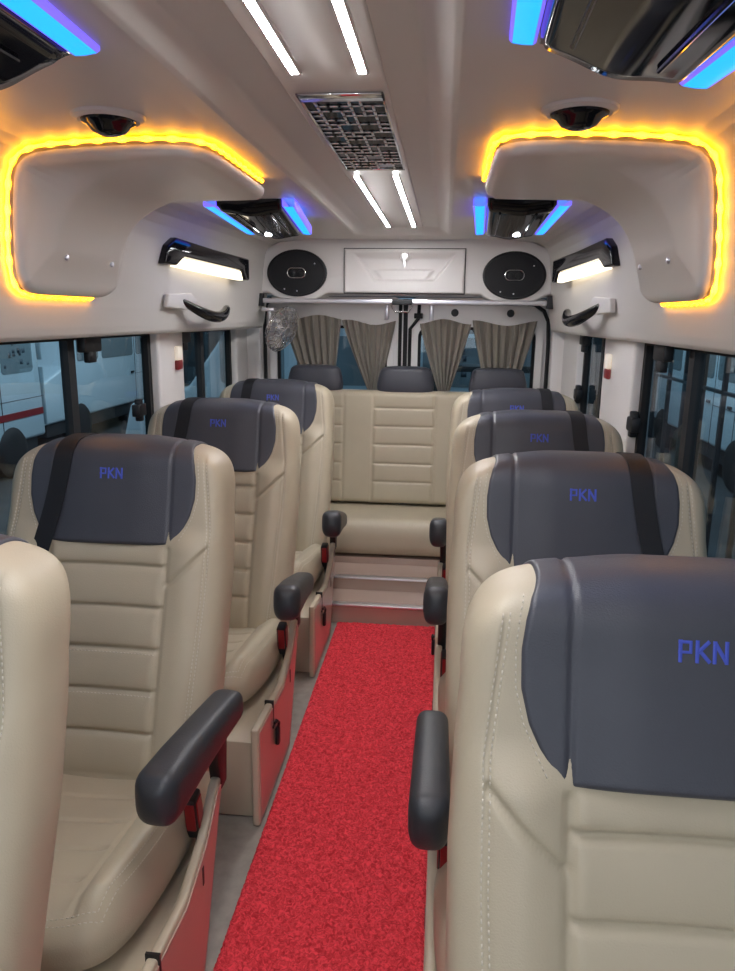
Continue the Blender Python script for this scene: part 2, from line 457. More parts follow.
def make_seat_base(parent, s, P):
    poly = [(-.90, 0.004), (-.49, 0.004), (-.31, .405), (-.345, .405), (-.44, .330), (-.57, .285), (-.90, .315)]
    x0, x1 = sorted((-s * .27, s * (P - .022)))
    b = MB(); b.prism([(-.86, .004), (-.45, .004), (-.30, .25), (-.86, .25)], 'x', x0, x1, .006)
    o = b.build('seat_box', [M['ivory']], parent)
    x0, x1 = sorted((s * (P - .022), s * P))
    b = MB(); b.prism(poly, 'x', x0, x1, .007, 3)
    so = b.build('side_panel', [M['panel'] if False else M['ivory']], o)
    # skin of the panel's aisle face: a glossier laminate sheet
    b = MB(); q = [(-.888, .016), (-.495, .016), (-.327, .385), (-.345, .388), (-.44, .315), (-.57, .270), (-.888, .300)]
    x0, x1 = sorted((s * (P - .001), s * (P + .0025))); b.prism(q, 'x', x0, x1)
    lo = b.build('laminate_face', [M['panel']], o)
    # slit and hooked latch
    x0, x1 = sorted((s * (P - .024), s * (P + .004)))
    b = MB(); b.box(x0, x1, -.722, -.716, .225, .307)
    b.box(*sorted((s * (P + .001), s * (P + .006))), -.735, -.690, .222, .229)
    b.box(*sorted((s * (P + .002), s * (P + .016))), -.705, -.682, .145, .205, .006, 2)
    b.tube([(s * (P + .010), -.694, .20), (s * (P + .014), -.696, .222), (s * (P + .012), -.712, .236), (s * (P + .006), -.722, .232)], .0045, 8)
    b.build('latch', [M['black']], o)
    # small dark slot near the rear of the panel
    b = MB(); b.box(*sorted((s * (P + .001), s * (P + .004))), -.478, -.468, .24, .285, .001)
    b.build('panel_slot', [M['black']], o)
    return o

def make_buckle(parent, s, P):
    m = Matrix.Translation((s * (P - .034), -.415, .372)) @ Matrix.Rotation(R(10), 4, 'X')
    b = MB(); b.box(-.015, .015, -.022, .022, -.055, .055, .007, 2, mat=m); b.tube([m @ Vector((0, 0, -.05)), m @ Vector((0, .02, -.12))], .008, 8)
    o = b.build('belt_buckle', [M['black']], parent)
    b = MB(); b.box(-.011, .011, -.0245, -.018, -.030, .046, .003, 2, mat=m); b.box(-.0165, -.012, -.016, .016, -.03, .046, .002, 1, mat=m); b.box(.012, .0165, -.016, .016, -.03, .046, .002, 1, mat=m)
    rb = b.build('release_button', [M['red']], o); tag(rb, 'red release button')
    return o

def make_seat(s, P):
    """s: +1 aisle on the right (seats left of the aisle), -1 the other way"""
    t = thing('passenger_seat', '', 'seat', group='reclining seats along the aisle')
    make_backrest(t); make_cover(t); make_belt(t, -s); make_cushion(t, s)
    a, b = make_armrest(t, s, P)
    for o in (a, b): o.location = (s * (P + (.010 if s > 0 else .002)), -.245, .575)
    if s < 0: a.scale = (.90, .86, 1.0)
    make_seat_base(t, s, P); make_buckle(t, s, P)
    return t

def place_seat(src, first, x, y, label, arm=0.0, armz=0.0, dz=0.0):
    t = src if first else copy_tree(src)
    t.location = (x, y, 0); t['label'] = label
    for c in t.children:
        if c.name.startswith('armrest') and 'bracket' not in c.name:
            c.rotation_euler = (R(arm), 0, R(armz)); c.location.z = .575 + dz
    return t

LX, RX = -.848, .335
left = make_seat(1, .362); right = make_seat(-1, .332)
place_seat(left, True, LX, 1.79, 'beige seat left of the aisle, the nearest one showing its whole dark headrest', -4, -4, -.015)
place_seat(left, False, LX - .008, .90, 'beige seat cut off at the left edge, only its side bolster in view', 0, 0, 0)
place_seat(left, False, LX, 2.705, 'beige seat left of the aisle, directly behind the nearest whole one', -13, 3, -.058)
place_seat(left, False, LX, 3.61, 'pale beige seat left of the aisle, rearmost, beside the bench steps', -15, 3, -.08)
place_seat(right, True, RX, .90, 'large beige seat in the right foreground, nearest of its column', 0, 0, 0)
place_seat(right, False, RX, 1.73, 'beige seat right of the aisle, directly behind the large foreground one', -2, 0, 0.0)
place_seat(right, False, RX, 2.56, 'beige seat right of the aisle, third from the front, just ahead of the rearmost', -14, 0, 0)
place_seat(right, False, RX, 3.39, 'pale beige seat right of the aisle, rearmost, close to the rear bench', -14, 0, -.03)

# ------------------------------------------------------------------ floor, carpet, steps
b = MB(); b.box(-1.25, .78, -1.6, 4.5, -.06, 0.0); struct(b.build('floor', [M['floor']]))
nx, ny = 120, 560
xs = np.linspace(-.474, .004, nx); ys = np.linspace(.35, 3.272, ny)
gx, gy = np.meshgrid(xs, ys, indexing='ij')
h = rng.random((nx, ny)); hs = (h + np.roll(h, 1, 0) + np.roll(h, 1, 1) + np.roll(np.roll(h, 1, 0), 1, 1)) / 4
edge = np.minimum(np.minimum(gx - xs[0], xs[-1] - gx), np.minimum(gy - ys[0], ys[-1] - gy))
gz = .0115 * smoothstep(-.002, .008, edge) + (hs - .5) * .014 * smoothstep(0, .01, edge) + .0012
gx = gx + (rng.random((nx, ny)) - .5) * .003
mb = MB(); mb.grid(np.stack([gx, gy, gz], -1))
tag(mb.build('carpet_runner', [M['carpet']], angle=180), 'bright red looped carpet runner along the middle of the aisle', 'carpet')

b = MB()
b.box(-1.0, .56, 3.285, 4.2, 0, .090); b.box(-1.0, .56, 3.50, 4.2, .085, .155); b.box(-1.0, .56, 3.72, 4.2, .15, .19)
struct(b.build('trim_1', [M['panel']]))['label'] = 'brown stepped riser under the bench'
b = MB(); b.box(-.98, .54, 3.270, 3.312, .090, .101, .004); b.box(-.98, .54, 3.487, 3.53, .150, .160, .004)
struct(b.build('trim_2', [M['alu']]))['label'] = 'metal edge strips of the step'

# ------------------------------------------------------------------ rear bench
bench = thing('rear_bench', 'wide beige bench across the back under the curtained rear windows', 'bench', (XC + .015, 3.70, .19))
BW = .81
t = np.linspace(-1, 1, 121); A = np.clip(t * (1 + .5 * (1 - t * t)), -1, 1)
Bv = np.concatenate([1 - (1 - np.linspace(0, 1, 30)) ** 1.0, ]) ; Bv = np.concatenate([.18 * np.linspace(0, 1, 30) ** 1.8, np.linspace(.18, 1, 40)[1:]])
a, bb = np.meshgrid(A, Bv, indexing='ij')
g = fr((1 - np.abs(a)) * BW / .05) * fr(bb * .46 / .085)
zt = .212 - .022 * bb; zb = .006; zm = .09
X = a * BW; Y = bb * .46
def colmask(x, w=.168): # quilted columns of the bench
    m = np.zeros_like(x)
    for c in (-.525, 0, .525): m = np.maximum(m, 1 - smoothstep(w - .005, w + .005, np.abs(x - c)))
    return m
def colseam(x):
    d = np.zeros_like(x)
    for c in (-.525, 0, .525):
        for s in (-1, 1): d = np.maximum(d, np.exp(-((x - c - s * .176) / .006) ** 2))
    return d
ztop = zm + (zt - zm) * g - .006 * colseam(X) * np.clip(2 * g - 1, 0, 1) * (bb > .2) ; zbot = zm - (zm - zb) * g
mb = MB(); mb.grid(np.stack([X, Y, ztop], -1)); mb.grid(np.stack([X, Y, zbot], -1))
mb.build('bench_cushion', [M['beige']], bench, angle=180, weld=True)
C = np.concatenate([np.concatenate([.08 * np.linspace(0, 1, 16)[:-1] ** 1.8, np.linspace(.08, .9, 120)]), .9 + .1 * (1 - (1 - np.linspace(0, 1, 20)[1:]) ** 1.8)])
t = np.linspace(-1, 1, 301); A = np.clip(t * (1 + .5 * (1 - t * t)), -1, 1)
a, c = np.meshgrid(A, C, indexing='ij')
X = a * BW; Z = .203 + .642 * c
g = fr((1 - np.abs(a)) * BW / .05) * fr((1 - c) * .715 / .04) * fr(c * .642 / .035)
Yf = .385 + .095 * c
rel = .004 * colmask(X) * np.sin(np.pi * np.clip(((c - .03) / .165) % 1, 0, 1)) ** .5 - .006 * colseam(X)
for zz in (.20, .36, .53, .69, .85): rel -= .006 * np.exp(-((c - zz) * .715 / .006) ** 2) * colmask(X)
Yfront_ = Yf + .05 - .05 * g - rel * np.clip(2 * g - 1, 0, 1)
mb = MB(); mb.grid(np.stack([X, Yfront_, Z], -1)); mb.grid(np.stack([X, Yf + .05 + .05 * g, Z], -1))
mb.build('bench_backrest', [M['beige']], bench, angle=180, weld=True)
for k, cx in enumerate((-.525, 0, .525)):
    n = 40; tz = np.linspace(0, 1, 26); ring = []
    G = np.zeros((n, len(tz), 3))
    for j, q in enumerate(tz):
        z = .838 + .145 * q; e = fr(min(q + .25, 1) * 1.0) * fr((1 - q) * .145 / .03)
        hw = (.180 - .042 * q) * (.45 + .55 * e); hd = .050 * e + .002
        for i in range(n):
            th = 2 * math.pi * i / n; cc_, ss = math.cos(th), math.sin(th)
            G[i, j] = (cx + abs(cc_) ** .45 * np.sign(cc_) * hw, .535 + .02 * q + abs(ss) ** .8 * np.sign(ss) * hd, z)
    mb = MB(); mb.grid(G, close_u=True); mb.add(G[:, 0], [tuple(range(n))]); mb.add(G[:, -1], [tuple(range(n))])
    tag(mb.build('headrest', [M['dark']], bench, angle=60, weld=True), 'charcoal headrest of the bench')

# ------------------------------------------------------------------ ceiling and cove
PROF = [(0, 1.885), (.10, 1.885), (.178, 1.884), (.186, 1.882), (.232, 1.856), (.245, 1.853), (.30, 1.856), (.40, 1.856), (.50, 1.855), (.62, 1.851),
        (.70, 1.846), (.745, 1.840), (.780, 1.827), (.804, 1.804), (.818, 1.77), (.826, 1.72), (.834, 1.64), (.843, 1.55), (.853, 1.47), (.864, 1.41), (.870, 1.388), (.880, 1.378), (.90, 1.376), (1.0, 1.376)]
_l = np.concatenate([[0], np.cumsum([math.dist(p, q) for p, q in zip(PROF[:-1], PROF[1:])])])
_pd = np.array([p[0] for p in PROF]); _pz = np.array([p[1] for p in PROF])
def prof(l):
    return np.interp(l, _l, _pd), np.interp(l, _l, _pz)
lf = np.linspace(0, _l[-1], 200)
lf = np.unique(np.concatenate([lf, _l]))
D0, Z0 = prof(lf)
ker = np.array([1, 2, 3, 2, 1]) / 9.
Yc = np.concatenate([np.linspace(-1.6, 3.6, 70), np.linspace(3.62, 4.26, 40)])
def ceiling_grid(side):
    G = np.zeros((len(lf), len(Yc), 3))
    for j, y in enumerate(Yc):
        k = 1 - smoothstep(3.80, 3.92, y)
        z = np.where(D0 < .26, 1.853 + (Z0 - 1.853) * k, Z0)
        d = D0 - .05 * smoothstep(2.4, 4.0, y) * smoothstep(.45, .8, D0)
        G[:, j] = np.stack([XC + side * d, np.full_like(d, y), z], -1)
    return G
mb = MB(); mb.grid(ceiling_grid(1)); mb.grid(ceiling_grid(-1))
ceil = struct(mb.build('ceiling', [M['shell']], angle=50, weld=True))
# shallow centre panel with its bright edges
b = MB(); b.box(XC - .092, XC + .108, -1.5, 3.79, 1.879, 1.891, .005, 3); struct(b.build('trim_3', [M['shell']]))['label'] = 'raised centre panel of the ceiling'

# ------------------------------------------------------------------ ceiling lights and grille
for (x, y0, y1, lab) in ((-.284, .62, 1.425, 'left warm white strip light nearest the camera, ahead of the ceiling grille'), (-.163, .62, 1.430, 'right warm white strip light nearest the camera, ahead of the ceiling grille'),
                         (-.293, 2.42, 3.74, 'left warm white strip light behind the ceiling grille'), (-.170, 2.42, 3.74, 'right warm white strip light behind the ceiling grille'),
                         (-.284, -.95, .0, 'left warm white strip light at the van front'), (-.163, -.95, .0, 'right warm white strip light at the van front')):
    t = thing('ceiling_strip_light', lab, 'ceiling light', ((x), (y0 + y1) / 2, 1.879), group='white strip lights of the ceiling')
    hl = (y1 - y0) / 2
    b = MB(); b.box(-.0105, .0105, -hl, hl, -.0015, .001); b.box(-.0115, -.0075, -hl, hl, -.0056, .001); b.box(.0075, .0115, -hl, hl, -.0056, .001); b.build('light_channel', [M['white']], t)
    b = MB(); b.box(-.0072, .0072, -hl + .004, hl - .004, -.0055, -.002, .001, 1); b.build('diffuser', [M['led']], t)

gr = thing('ceiling_grille', 'chrome ceiling grille of small pierced bricks between the strip lights', 'grille', (XC + .012, 1.93, 1.879))
b = MB(); b.box(-.083, .083, -.375, .375, -.002, .001); b.build('grille_backing', [M['gloss']], gr)
b = MB()
b.box(-.087, .087, -.382, -.335, -.006, -.001, .0015, 1); b.box(-.087, .087, .372, .382, -.006, -.001, .0015, 1)
b.box(-.087, -.081, -.382, .382, -.006, -.001, .0015, 1); b.box(.081, .087, -.382, .382, -.006, -.001, .0015, 1)
# pierced sheet: irregular bricks left open, so the bars between them are built
rnd = random.Random(3); nxc, nyr = 7, 19
cw, chh = .162 / nxc, .700 / nyr
own = -np.ones((nxc, nyr), int); k = 0
for j in range(nyr):
    i = 0
    while i < nxc:
        if own[i, j] >= 0: i += 1; continue
        w = min(rnd.choice((1, 1, 2, 2, 3)), nxc - i); hh = min(rnd.choice((1, 1, 2)), nyr - j) if w < 3 else 1
        w = next((q for q in range(w, 0, -1) if (own[i:i + q, j] < 0).all()), 1)
        own[i:i + w, j:j + hh] = np.where(own[i:i + w, j:j + hh] < 0, k, own[i:i + w, j:j + hh]); k += 1; i += w
th = .0030
for i in range(nxc):
    for j in range(nyr):
        x = -.081 + i * cw; y = -.332 + j * chh
        if i + 1 < nxc and own[i, j] != own[i + 1, j]: b.box(x + cw - th, x + cw + th, y - th, y + chh + th, -.0052, -.0022)
        if j + 1 < nyr and own[i, j] != own[i, j + 1]: b.box(x - th, x + cw + th, y + chh - th, y + chh + th, -.0050, -.0022)
b.build('grille_sheet', [M['chrome']], gr, smooth=False)

# ------------------------------------------------------------------ LED-lined overhead pods
def cove_point(l, y, side, off):
    """point off metres inside the cove at profile length l"""
    d, z = prof(l); e = .012
    d1, z1 = prof(l - e); d2, z2 = prof(l + e)
    tx, tz = d2 - d1, z2 - z1; n = np.hypot(tx, tz) + 1e-9
    nx_, nz_ = tz / n, -tx / n            # points into the room
    return np.stack([XC + side * (d + nx_ * off), y, z + nz_ * off], -1)
def l_of_d(d): return float(np.interp(d, _pd, _l))
def l_of_z(z): return float(np.interp(-z, -_pz[8:21], _l[8:21]))
_pp = [(.345, 1.812), (.50, 1.808), (.60, 1.795), (.675, 1.765), (.725, 1.715), (.752, 1.655), (.770, 1.585), (.785, 1.51)]
_pl = np.concatenate([[0], np.cumsum([math.dist(p, q) for p, q in zip(_pp[:-1], _pp[1:])])]); _pl /= _pl[-1]
_px = np.polyfit(_pl, [p[0] for p in _pp], 5); _pzz = np.polyfit(_pl, [p[1] for p in _pp], 5)
def pod_inner(t, y, side):
    return np.stack([XC + side * np.polyval(_px, t), y, np.polyval(_pzz, t)], -1)
for side, word, nm in ((-1, 'left', 'left'), (1, 'right', 'right')):
    L0, L1 = l_of_d(.335), l_of_z(1.50)
    Y0 = 1.76
    n, m = 120, 90
    U, V = np.meshgrid(np.linspace(-1, 1, n), np.linspace(-1, 1, m), indexing='ij')
    su = np.sign(U) * (1 - (1 - np.abs(U)) ** 1.5); sv = np.sign(V) * (1 - (1 - np.abs(V)) ** 1.5)
    p = 8.0
    mu = su * (1 - np.abs(sv) ** p / 2) ** (1 / p); mv = sv * (1 - np.abs(su) ** p / 2) ** (1 / p)
    LL = (L0 + L1) / 2 + mu * (L1 - L0) / 2
    yl = np.interp(LL, [L0, (L0 + L1) / 2, L1], [2.46, 2.46, 2.30])
    YY = (Y0 + yl) / 2 + mv * (yl - Y0) / 2
    rim = np.minimum((1 - np.abs(su)) * (L1 - L0) / 2, (1 - np.abs(sv)) * .34)
    # the shell's inner side is rolled back towards the cove at its rim; the cove inside is slightly flatter
    off = .022 + .026 * fr(np.clip(rim / .035, 0, 1), 2.2)
    tt = (LL - L0) / (L1 - L0)
    k = smoothstep(.012, .14, rim)
    R0 = cove_point(LL, YY, side, off)
    G = R0 + (pod_inner(tt, YY, side) - R0) * k[..., None]
    R1 = cove_point(LL, YY, side, np.full_like(LL, .014))
    nrm_ = grid_normals(G); sgn = 1.0 if (nrm_[20, 45, 2] > 0) else -1.0
    G2 = R1 + (G + nrm_ * sgn * .010 - R1) * smoothstep(.0, .06, rim)[..., None]
    pod = thing('overhead_pod', f'moulded off-white overhead pod on the {word} cove, rimmed by amber lights', 'overhead panel', (XC + side * .6, 2.1, 1.75), group='amber lit pods in the ceiling coves')
    org = np.array([XC + side * .6, 2.1, 1.75])
    mb = MB(); mb.grid(G - org); mb.grid(G2 - org)
    mb.build('pod_shell', [M['shell']], pod, angle=180, weld=True)
    # amber strip: beads round the rim, tucked between shell and cove
    per = []
    K = 420
    for q in np.linspace(0, 1, K, endpoint=False):
        w = q * 4
        if w < 1: u, v = -1, 1 - 2 * w
        elif w < 2: u, v = -1 + 2 * (w - 1), -1
        elif w < 3: u, v = 1, -1 + 2 * (w - 2)
        else: break
        mu_ = u * (1 - abs(v) ** p / 2) ** (1 / p); mv_ = v * (1 - abs(u) ** p / 2) ** (1 / p)
        l = (L0 + L1) / 2 + mu_ * ((L1 - L0) / 2 + .004); yy = float(np.interp(l, [L0, (L0 + L1) / 2, L1], [2.46, 2.46, 2.30]))
        per.append(cove_point(np.array(l), np.array((Y0 + yy) / 2 + mv_ * ((yy - Y0) / 2 + .004)), side, np.array(.010)) - org)
    per = [Vector(q) for q in per]
    rs = [.0042 + .0035 * max(0, math.sin(i * .75)) for i in range(len(per))]
    mb = MB(); mb.tube(per[20:300], rs[20:300], 8)
    tag(mb.build('amber_light_strip', [M['amber']], pod, angle=180), 'glowing amber light strip')
    for (yy, zz) in ((1.93, 1.575), (2.20, 1.57)):
        q = cove_point(np.array(l_of_z(zz)), np.array(yy), side, np.array(.052)) - org
        q = pod_inner(np.array(.86), np.array(yy), side) - org
        mb = MB(); mb.lathe([(0, .004), (.006, .003), (.008, 0), (.008, -.004)], 14, Matrix.Translation(Vector(q)) @ Matrix.Rotation(R(-90 * side), 4, 'Y'))
        mb.build('rivet', [M['alu']], pod)

# ------------------------------------------------------------------ round ceiling domes
for side, word in ((-1, 'left'), (1, 'right')):
    t = thing('ceiling_dome', f'round black dome in an off-white ring, {word} side of the ceiling', 'dome', (XC + side * .482, 1.60, 1.853), group='black domes in the ceiling')
    b = MB(); b.lathe([(.054, -.002), (.057, -.008), (.063, -.009), (.073, -.004), (.076, .002)], 48); b.build('dome_ring', [M['shell']], t)
    b = MB(); b.lathe([(.057, -.005), (.055, -.012), (.044, -.018), (.034, -.030), (.018, -.036), (0, -.037)], 48); b.build('dome_cap', [M['gloss']], t)

# ------------------------------------------------------------------ black air vent units with blue light
def vent_unit(side, word, where, y0, y1, z0, z1, d0, d1, drop, spot):
    """face runs from (y0,z0) to (y1,z1); outer side lies 'drop' lower"""
    ox = XC + side * (d0 + d1) / 2; oy = (y0 + y1) / 2; oz = (z0 + z1) / 2
    t = thing('air_vent_unit', f'glossy black ceiling vent with blue light bars, {word} side, {where}', 'air vent', (ox, oy, oz), group='black vent units in the ceiling')
    hw = (d1 - d0) / 2; hl = (y1 - y0) / 2
    def T(u, v, h=0): # u -1 inner .. 1 outer, v -1 near .. 1 far ; h down
        return Vector((side * u * hw, v * hl, (z1 - z0) / 2 * v - drop * u / 2 - drop / 2 - h))
    U = np.linspace(-1, 1, 31); V = np.linspace(-1, 1, 25); G = np.zeros((31, 25, 3)); Gt = np.zeros((31, 25, 3))
    for i, u in enumerate(U):
        for j, v in enumerate(V):
            taper = 1 - .16 * (v + 1) / 2
            e = fr((1 - abs(u)) * hw / .03) * fr((1 - abs(v)) * hl / .03)
            belly = .014 * math.exp(-((u + .0) / .55) ** 2)
            G[i, j] = T(u * taper, v, .006 + .014 * e + belly * e); Gt[i, j] = T(u * taper, v, -.035)
    mb = MB(); mb.grid(G); mb.grid(Gt)
    for idx in ((0, slice(None)), (-1, slice(None)), (slice(None), 0), (slice(None), -1)):
        mb.grid(np.stack([G[idx], Gt[idx]], 0))
    mb.build('vent_housing', [M['gloss']], t, angle=60, weld=True)
    # louvres: a ridge and vanes across the face
    b = MB()
    for u in (-.62, .48):
        b.tube([T(u * (1 - .16 * (v + 1) / 2), v, .024 + .012 * math.exp(-(u / .55) ** 2)) for v in np.linspace(-.85, .70, 8)], .004, 8)
    b.build('louvre', [M['gloss']], t)
    for u0, u1 in ((-1.42, -1.04), (1.04, 1.42)):
        P = [T(u0 * (1 - .16 * (v + 1) / 2), v, .006) for v in np.linspace(-1, 1.06, 12)]; Q = [T(u1 * (1 - .16 * (v + 1) / 2), v, .006) for v in np.linspace(-1, 1.0, 12)]
        mid = [p.lerp(q, .5) - Vector((0, 0, .004)) for p, q in zip(P, Q)]
        up = [p + Vector((0, 0, .03)) for p in P]; uq = [q + Vector((0, 0, .03)) for q in Q]
        i0 = [p.lerp(q, .12) - Vector((0, 0, .003)) for p, q in zip(P, Q)]; i1 = [p.lerp(q, .88) - Vector((0, 0, .003)) for p, q in zip(P, Q)]
        b = MB()
        for A_, B_, mi_ in ((up, P, 1), (P, i0, 1), (i0, mid, 0), (mid, i1, 0), (i1, Q, 1), (Q, uq, 1)):
            b.grid(np.array([[*map(tuple, A_)], [*map(tuple, B_)]]), mi_)
        tag(b.build('blue_light_bar', [M['blue'], M['violet']], t, angle=60, weld=True), 'glowing blue light bar')
    if spot:
        p = T(.15, .55, .033); b = MB(); b.lathe([(0, -.006), (.012, -.005), (.014, 0), (.014, .006)], 20, Matrix.Translation(p)); b.build('spot_lamp', [M['spot']], t)
    return t
for side, word in ((-1, 'left'), (1, 'right')):
    vent_unit(side, word, 'over the nearest seats', .62, 1.19, 1.836, 1.850, .335, .575, .060, False)
    vent_unit(side, word, 'near the rear speakers', 2.72, 3.20, 1.838, 1.795, .365, .600, .0, True)

# ------------------------------------------------------------------ wall lamps, hooks
def wall_prism(pts, thick, nrm, bev, mats, name, parent, org):
    """pts outline on the wall, extruded into the room along nrm"""
    bm = bmesh.new(); n = len(pts); nv = Vector(nrm)
    A = [bm.verts.new(Vector(p) - Vector(org)) for p in pts]; B = [bm.verts.new(Vector(p) + nv * thick - Vector(org)) for p in pts]
    bm.faces.new(A); bm.faces.new(B[::-1])
    for i in range(n): bm.faces.new((A[i], B[i], B[(i + 1) % n], A[(i + 1) % n]))
    bmesh.ops.recalc_face_normals(bm, faces=bm.faces)
    if bev: bmesh.ops.bevel(bm, geom=bm.edges[:], offset=bev, segments=3, profile=.5, affect='EDGES')
    mb = MB(); mb.bm(bm); return mb.build(name, mats, parent)
for side, word in ((-1, 'left'), (1, 'right')):
    xa, xb = XC + side * .842, XC + side * .758
    ya, yb = 2.72, 3.60
    def wp(f, z): return (xa + (xb - xa) * f, ya + (yb - ya) * f, z)
    nrm = Vector((-side * 1.0, -.10, 0)).normalized()
    t = thing('wall_lamp', f'slanted glossy black wall lamp with a lit lower edge, {word} wall', 'wall lamp', wp(.5, 1.66), group='wall lamps by the rear corners')
    org = wp(.5, 1.66)
    wall_prism([wp(0, 1.632), wp(.04, 1.70), wp(.12, 1.735), wp(.5, 1.722), wp(1, 1.712), wp(1.0, 1.612), wp(.93, 1.612), wp(.90, 1.655), wp(.2, 1.668), wp(.12, 1.632)], .042, nrm, .008, [M['gloss']], 'lamp_housing', t, org)
    o = wall_prism([wp(.13, 1.630), wp(.2, 1.664), wp(.90, 1.651), wp(.93, 1.610)], .032, nrm, .004, [M['lamp']], 'lamp_diffuser', t, org)
    tag(o, 'lit warm white diffuser')
    # black lower hook
    t = thing('grab_hook', f'curved glossy black grab hook on the {word} wall beneath the slanted lamp', 'hook', wp(.45, 1.46), group='grab hooks below the wall lamps')
    org = Vector(wp(.45, 1.46))
    pts = []; rs = []
    for q in np.linspace(0, 1, 26):
        f = .20 + .56 * q; z = 1.505 - .058 * math.sin(math.pi * min(1, q * 1.15) * .9) - .012 * q
        p = Vector(wp(f, z)) + nrm * (.010 + .050 * math.sin(math.pi * q)); pts.append(p - org); rs.append(.010 + .014 * math.sin(math.pi * q) ** .7)
    b = MB(); b.tube(pts, rs, 14); b.build('hook_grip', [M['gloss']], t)
    o = wall_prism([wp(.05, 1.475), wp(.07, 1.525), wp(.30, 1.535), wp(.36, 1.505), wp(.26, 1.468)], .022, nrm, .006, [M['shell']], 'hook_base', t, org)

# ------------------------------------------------------------------ rear overhead panel, speakers, locker
Yp = 4.13
def zlow(x):
    z = 1.572
    for xc, zc in ((XC - .59, 1.676), (XC + .59, 1.670)):
        u = (x - xc) / .222
        if abs(u) < 1: z = min(z, zc - .150 * (1 - abs(u) ** 2.2) ** .5)
    return z
xs = np.linspace(XC - .815, XC + .815, 120)
poly = [(x, zlow(x)) for x in xs] + [(XC + .815, 1.70), (XC + .78, 1.80), (XC + .68, 1.845), (XC + .5, 1.866), (XC - .5, 1.866), (XC - .68, 1.845), (XC - .78, 1.80), (XC - .815, 1.70)]
b = MB(); b.prism(poly, 'y', Yp, Yp + .22, .014, 3)
struct(b.build('wall_back', [M['white']], angle=50))['label'] = 'white moulded panel over the rear doors'
for side, word in ((-1, 'left'), (1, 'right')):
    t = thing('loudspeaker', f'oval black loudspeaker, {word} of the white locker flap', 'speaker', (XC + side * .59, Yp, 1.677 if side < 0 else 1.671), group='oval rear loudspeakers')
    rot = Matrix.Rotation(R(90), 4, 'X')
    b = MB(); b.lathe([(.163, -.004), (.168, .004), (.165, .012), (.157, .014), (.153, .008)], 64, rot, 0, 1, .745); b.build('speaker_rim', [M['black']], t)
    b = MB(); b.lathe([(.156, .006), (.12, .012), (.06, .016), (0, .017)], 64, rot, 0, 1, .745); b.build('speaker_grille', [M['grillecloth']], t)
    ring = []
    for k in range(49):
        a_ = 2 * math.pi * k / 48; cx = .030 * (1 if math.cos(a_) > 0 else -1)
        ring.append((cx * .8 + .026 * math.cos(a_), -.020, .026 * math.sin(a_)))
    b = MB(); b.tube(ring, .0032, 8); e = b.build('speaker_emblem', [M['chrome']], t); tag(e, 'chrome ring emblem')
    for cx in (-.020, .020):
        b = MB(); b.lathe([(0, .026), (.010, .024), (.016, .018), (.017, .012)], 20, Matrix.Translation((cx, 0, 0)) @ rot); b.build('tweeter', [M['steel']], t)
    for (px, pz) in ((-.07, -.085), (0, -.095), (.10, .05)):
        b = MB(); b.lathe([(0, .014), (.004, .013), (.005, .006)], 10, Matrix.Translation((px, 0, pz)) @ rot); b.build('screw', [M['alu']], t)

lk = thing('storage_locker', 'white flap of the storage locker between the two rear loudspeakers', 'locker', (XC, Yp, 1.69))
W_, H_ = .325, .115
u = np.linspace(-W_, W_, 130); v = np.linspace(-H_, H_, 60); G = np.zeros((130, 60, 3))
for i, x in enumerate(u):
    for j, z in enumerate(v):
        d = -.026
        tz = (z + .045) / .115           # 0 at the bottom of the recess, 1 at its top
        half = .175 + .095 * np.clip(tz, 0, 1.2)
        ins = float(smoothstep(0, .022, half - abs(x)) * smoothstep(-.058, -.040, z) * smoothstep(.100, .060, z) )
        d += .020 * ins
        d -= .009 * float(smoothstep(.006, -.006, z - .006)) * float(smoothstep(-.008, .02, half - .05 - abs(x))) * ins
        e = min(W_ - abs(x), H_ - abs(z)); d += .010 * (1 - float(fr(min(1, e / .008), 2)))
        G[i, j] = (x, d, z)
mb = MB(); mb.grid(G); Gb = G.copy(); Gb[..., 1] = .0
flap = mb.build('locker_flap', [M['white']], lk, angle=180)
b = MB(); b.box(-W_ - .005, W_ + .005, -.0025, .0, -H_ - .005, H_ + .005); b.build('flap_gap', [M['steel']], lk)
b = MB(); b.lathe([(.030, 0), (.030, .012), (.025, .014), (.021, .008), (0, .008)], 32, Matrix.Translation((0.003, -.018, .075)) @ Matrix.Rotation(R(90), 4, 'X')); lo = b.build('lock', [M['white']], flap)
b = MB(); b.box(-.002, .008, -.044, -.041, .02, .076, .001, 1); b.lathe([(.013, -.0015), (.015, 0), (.013, .0015)], 16, Matrix.Translation((.003, -.0425, .075)) @ Matrix.Rotation(R(90), 4, 'X')); b.build('key', [M['alu']], flap)

# aluminium rail under the panel
rail = thing('curtain_rail', 'bright aluminium rail running across beneath the loudspeakers', 'rail', (XC, 4.10, 1.528))
b = MB(); b.box(-.785, .775, -.012, .012, -.013, .013, .004, 2); b.build('rail_bar', [M['alu']], rail)
for x in (-.80, .79):
    b = MB(); b.box(x - .025, x + .025, -.02, .03, -.03, .04, .006, 2); b.build('rail_bracket', [M['black']], rail)
# door catch hanging from the middle of the rail
t = thing('door_catch', 'chrome wire catch in the middle of the aluminium rail', 'catch', (XC - .005, 4.085, 1.52))
b = MB(); b.box(-.055, .055, -.012, .006, -.008, .022, .004, 2); b.build('catch_plate', [M['steel']], t)
b = MB(); b.tube([(-.058, -.010, .0), (-.054, -.018, -.015), (-.036, -.022, -.045), (.036, -.022, -.045), (.054, -.018, -.015), (.058, -.010, .0)], .0055, 10); b.build('catch_loop', [M['chrome']], t)

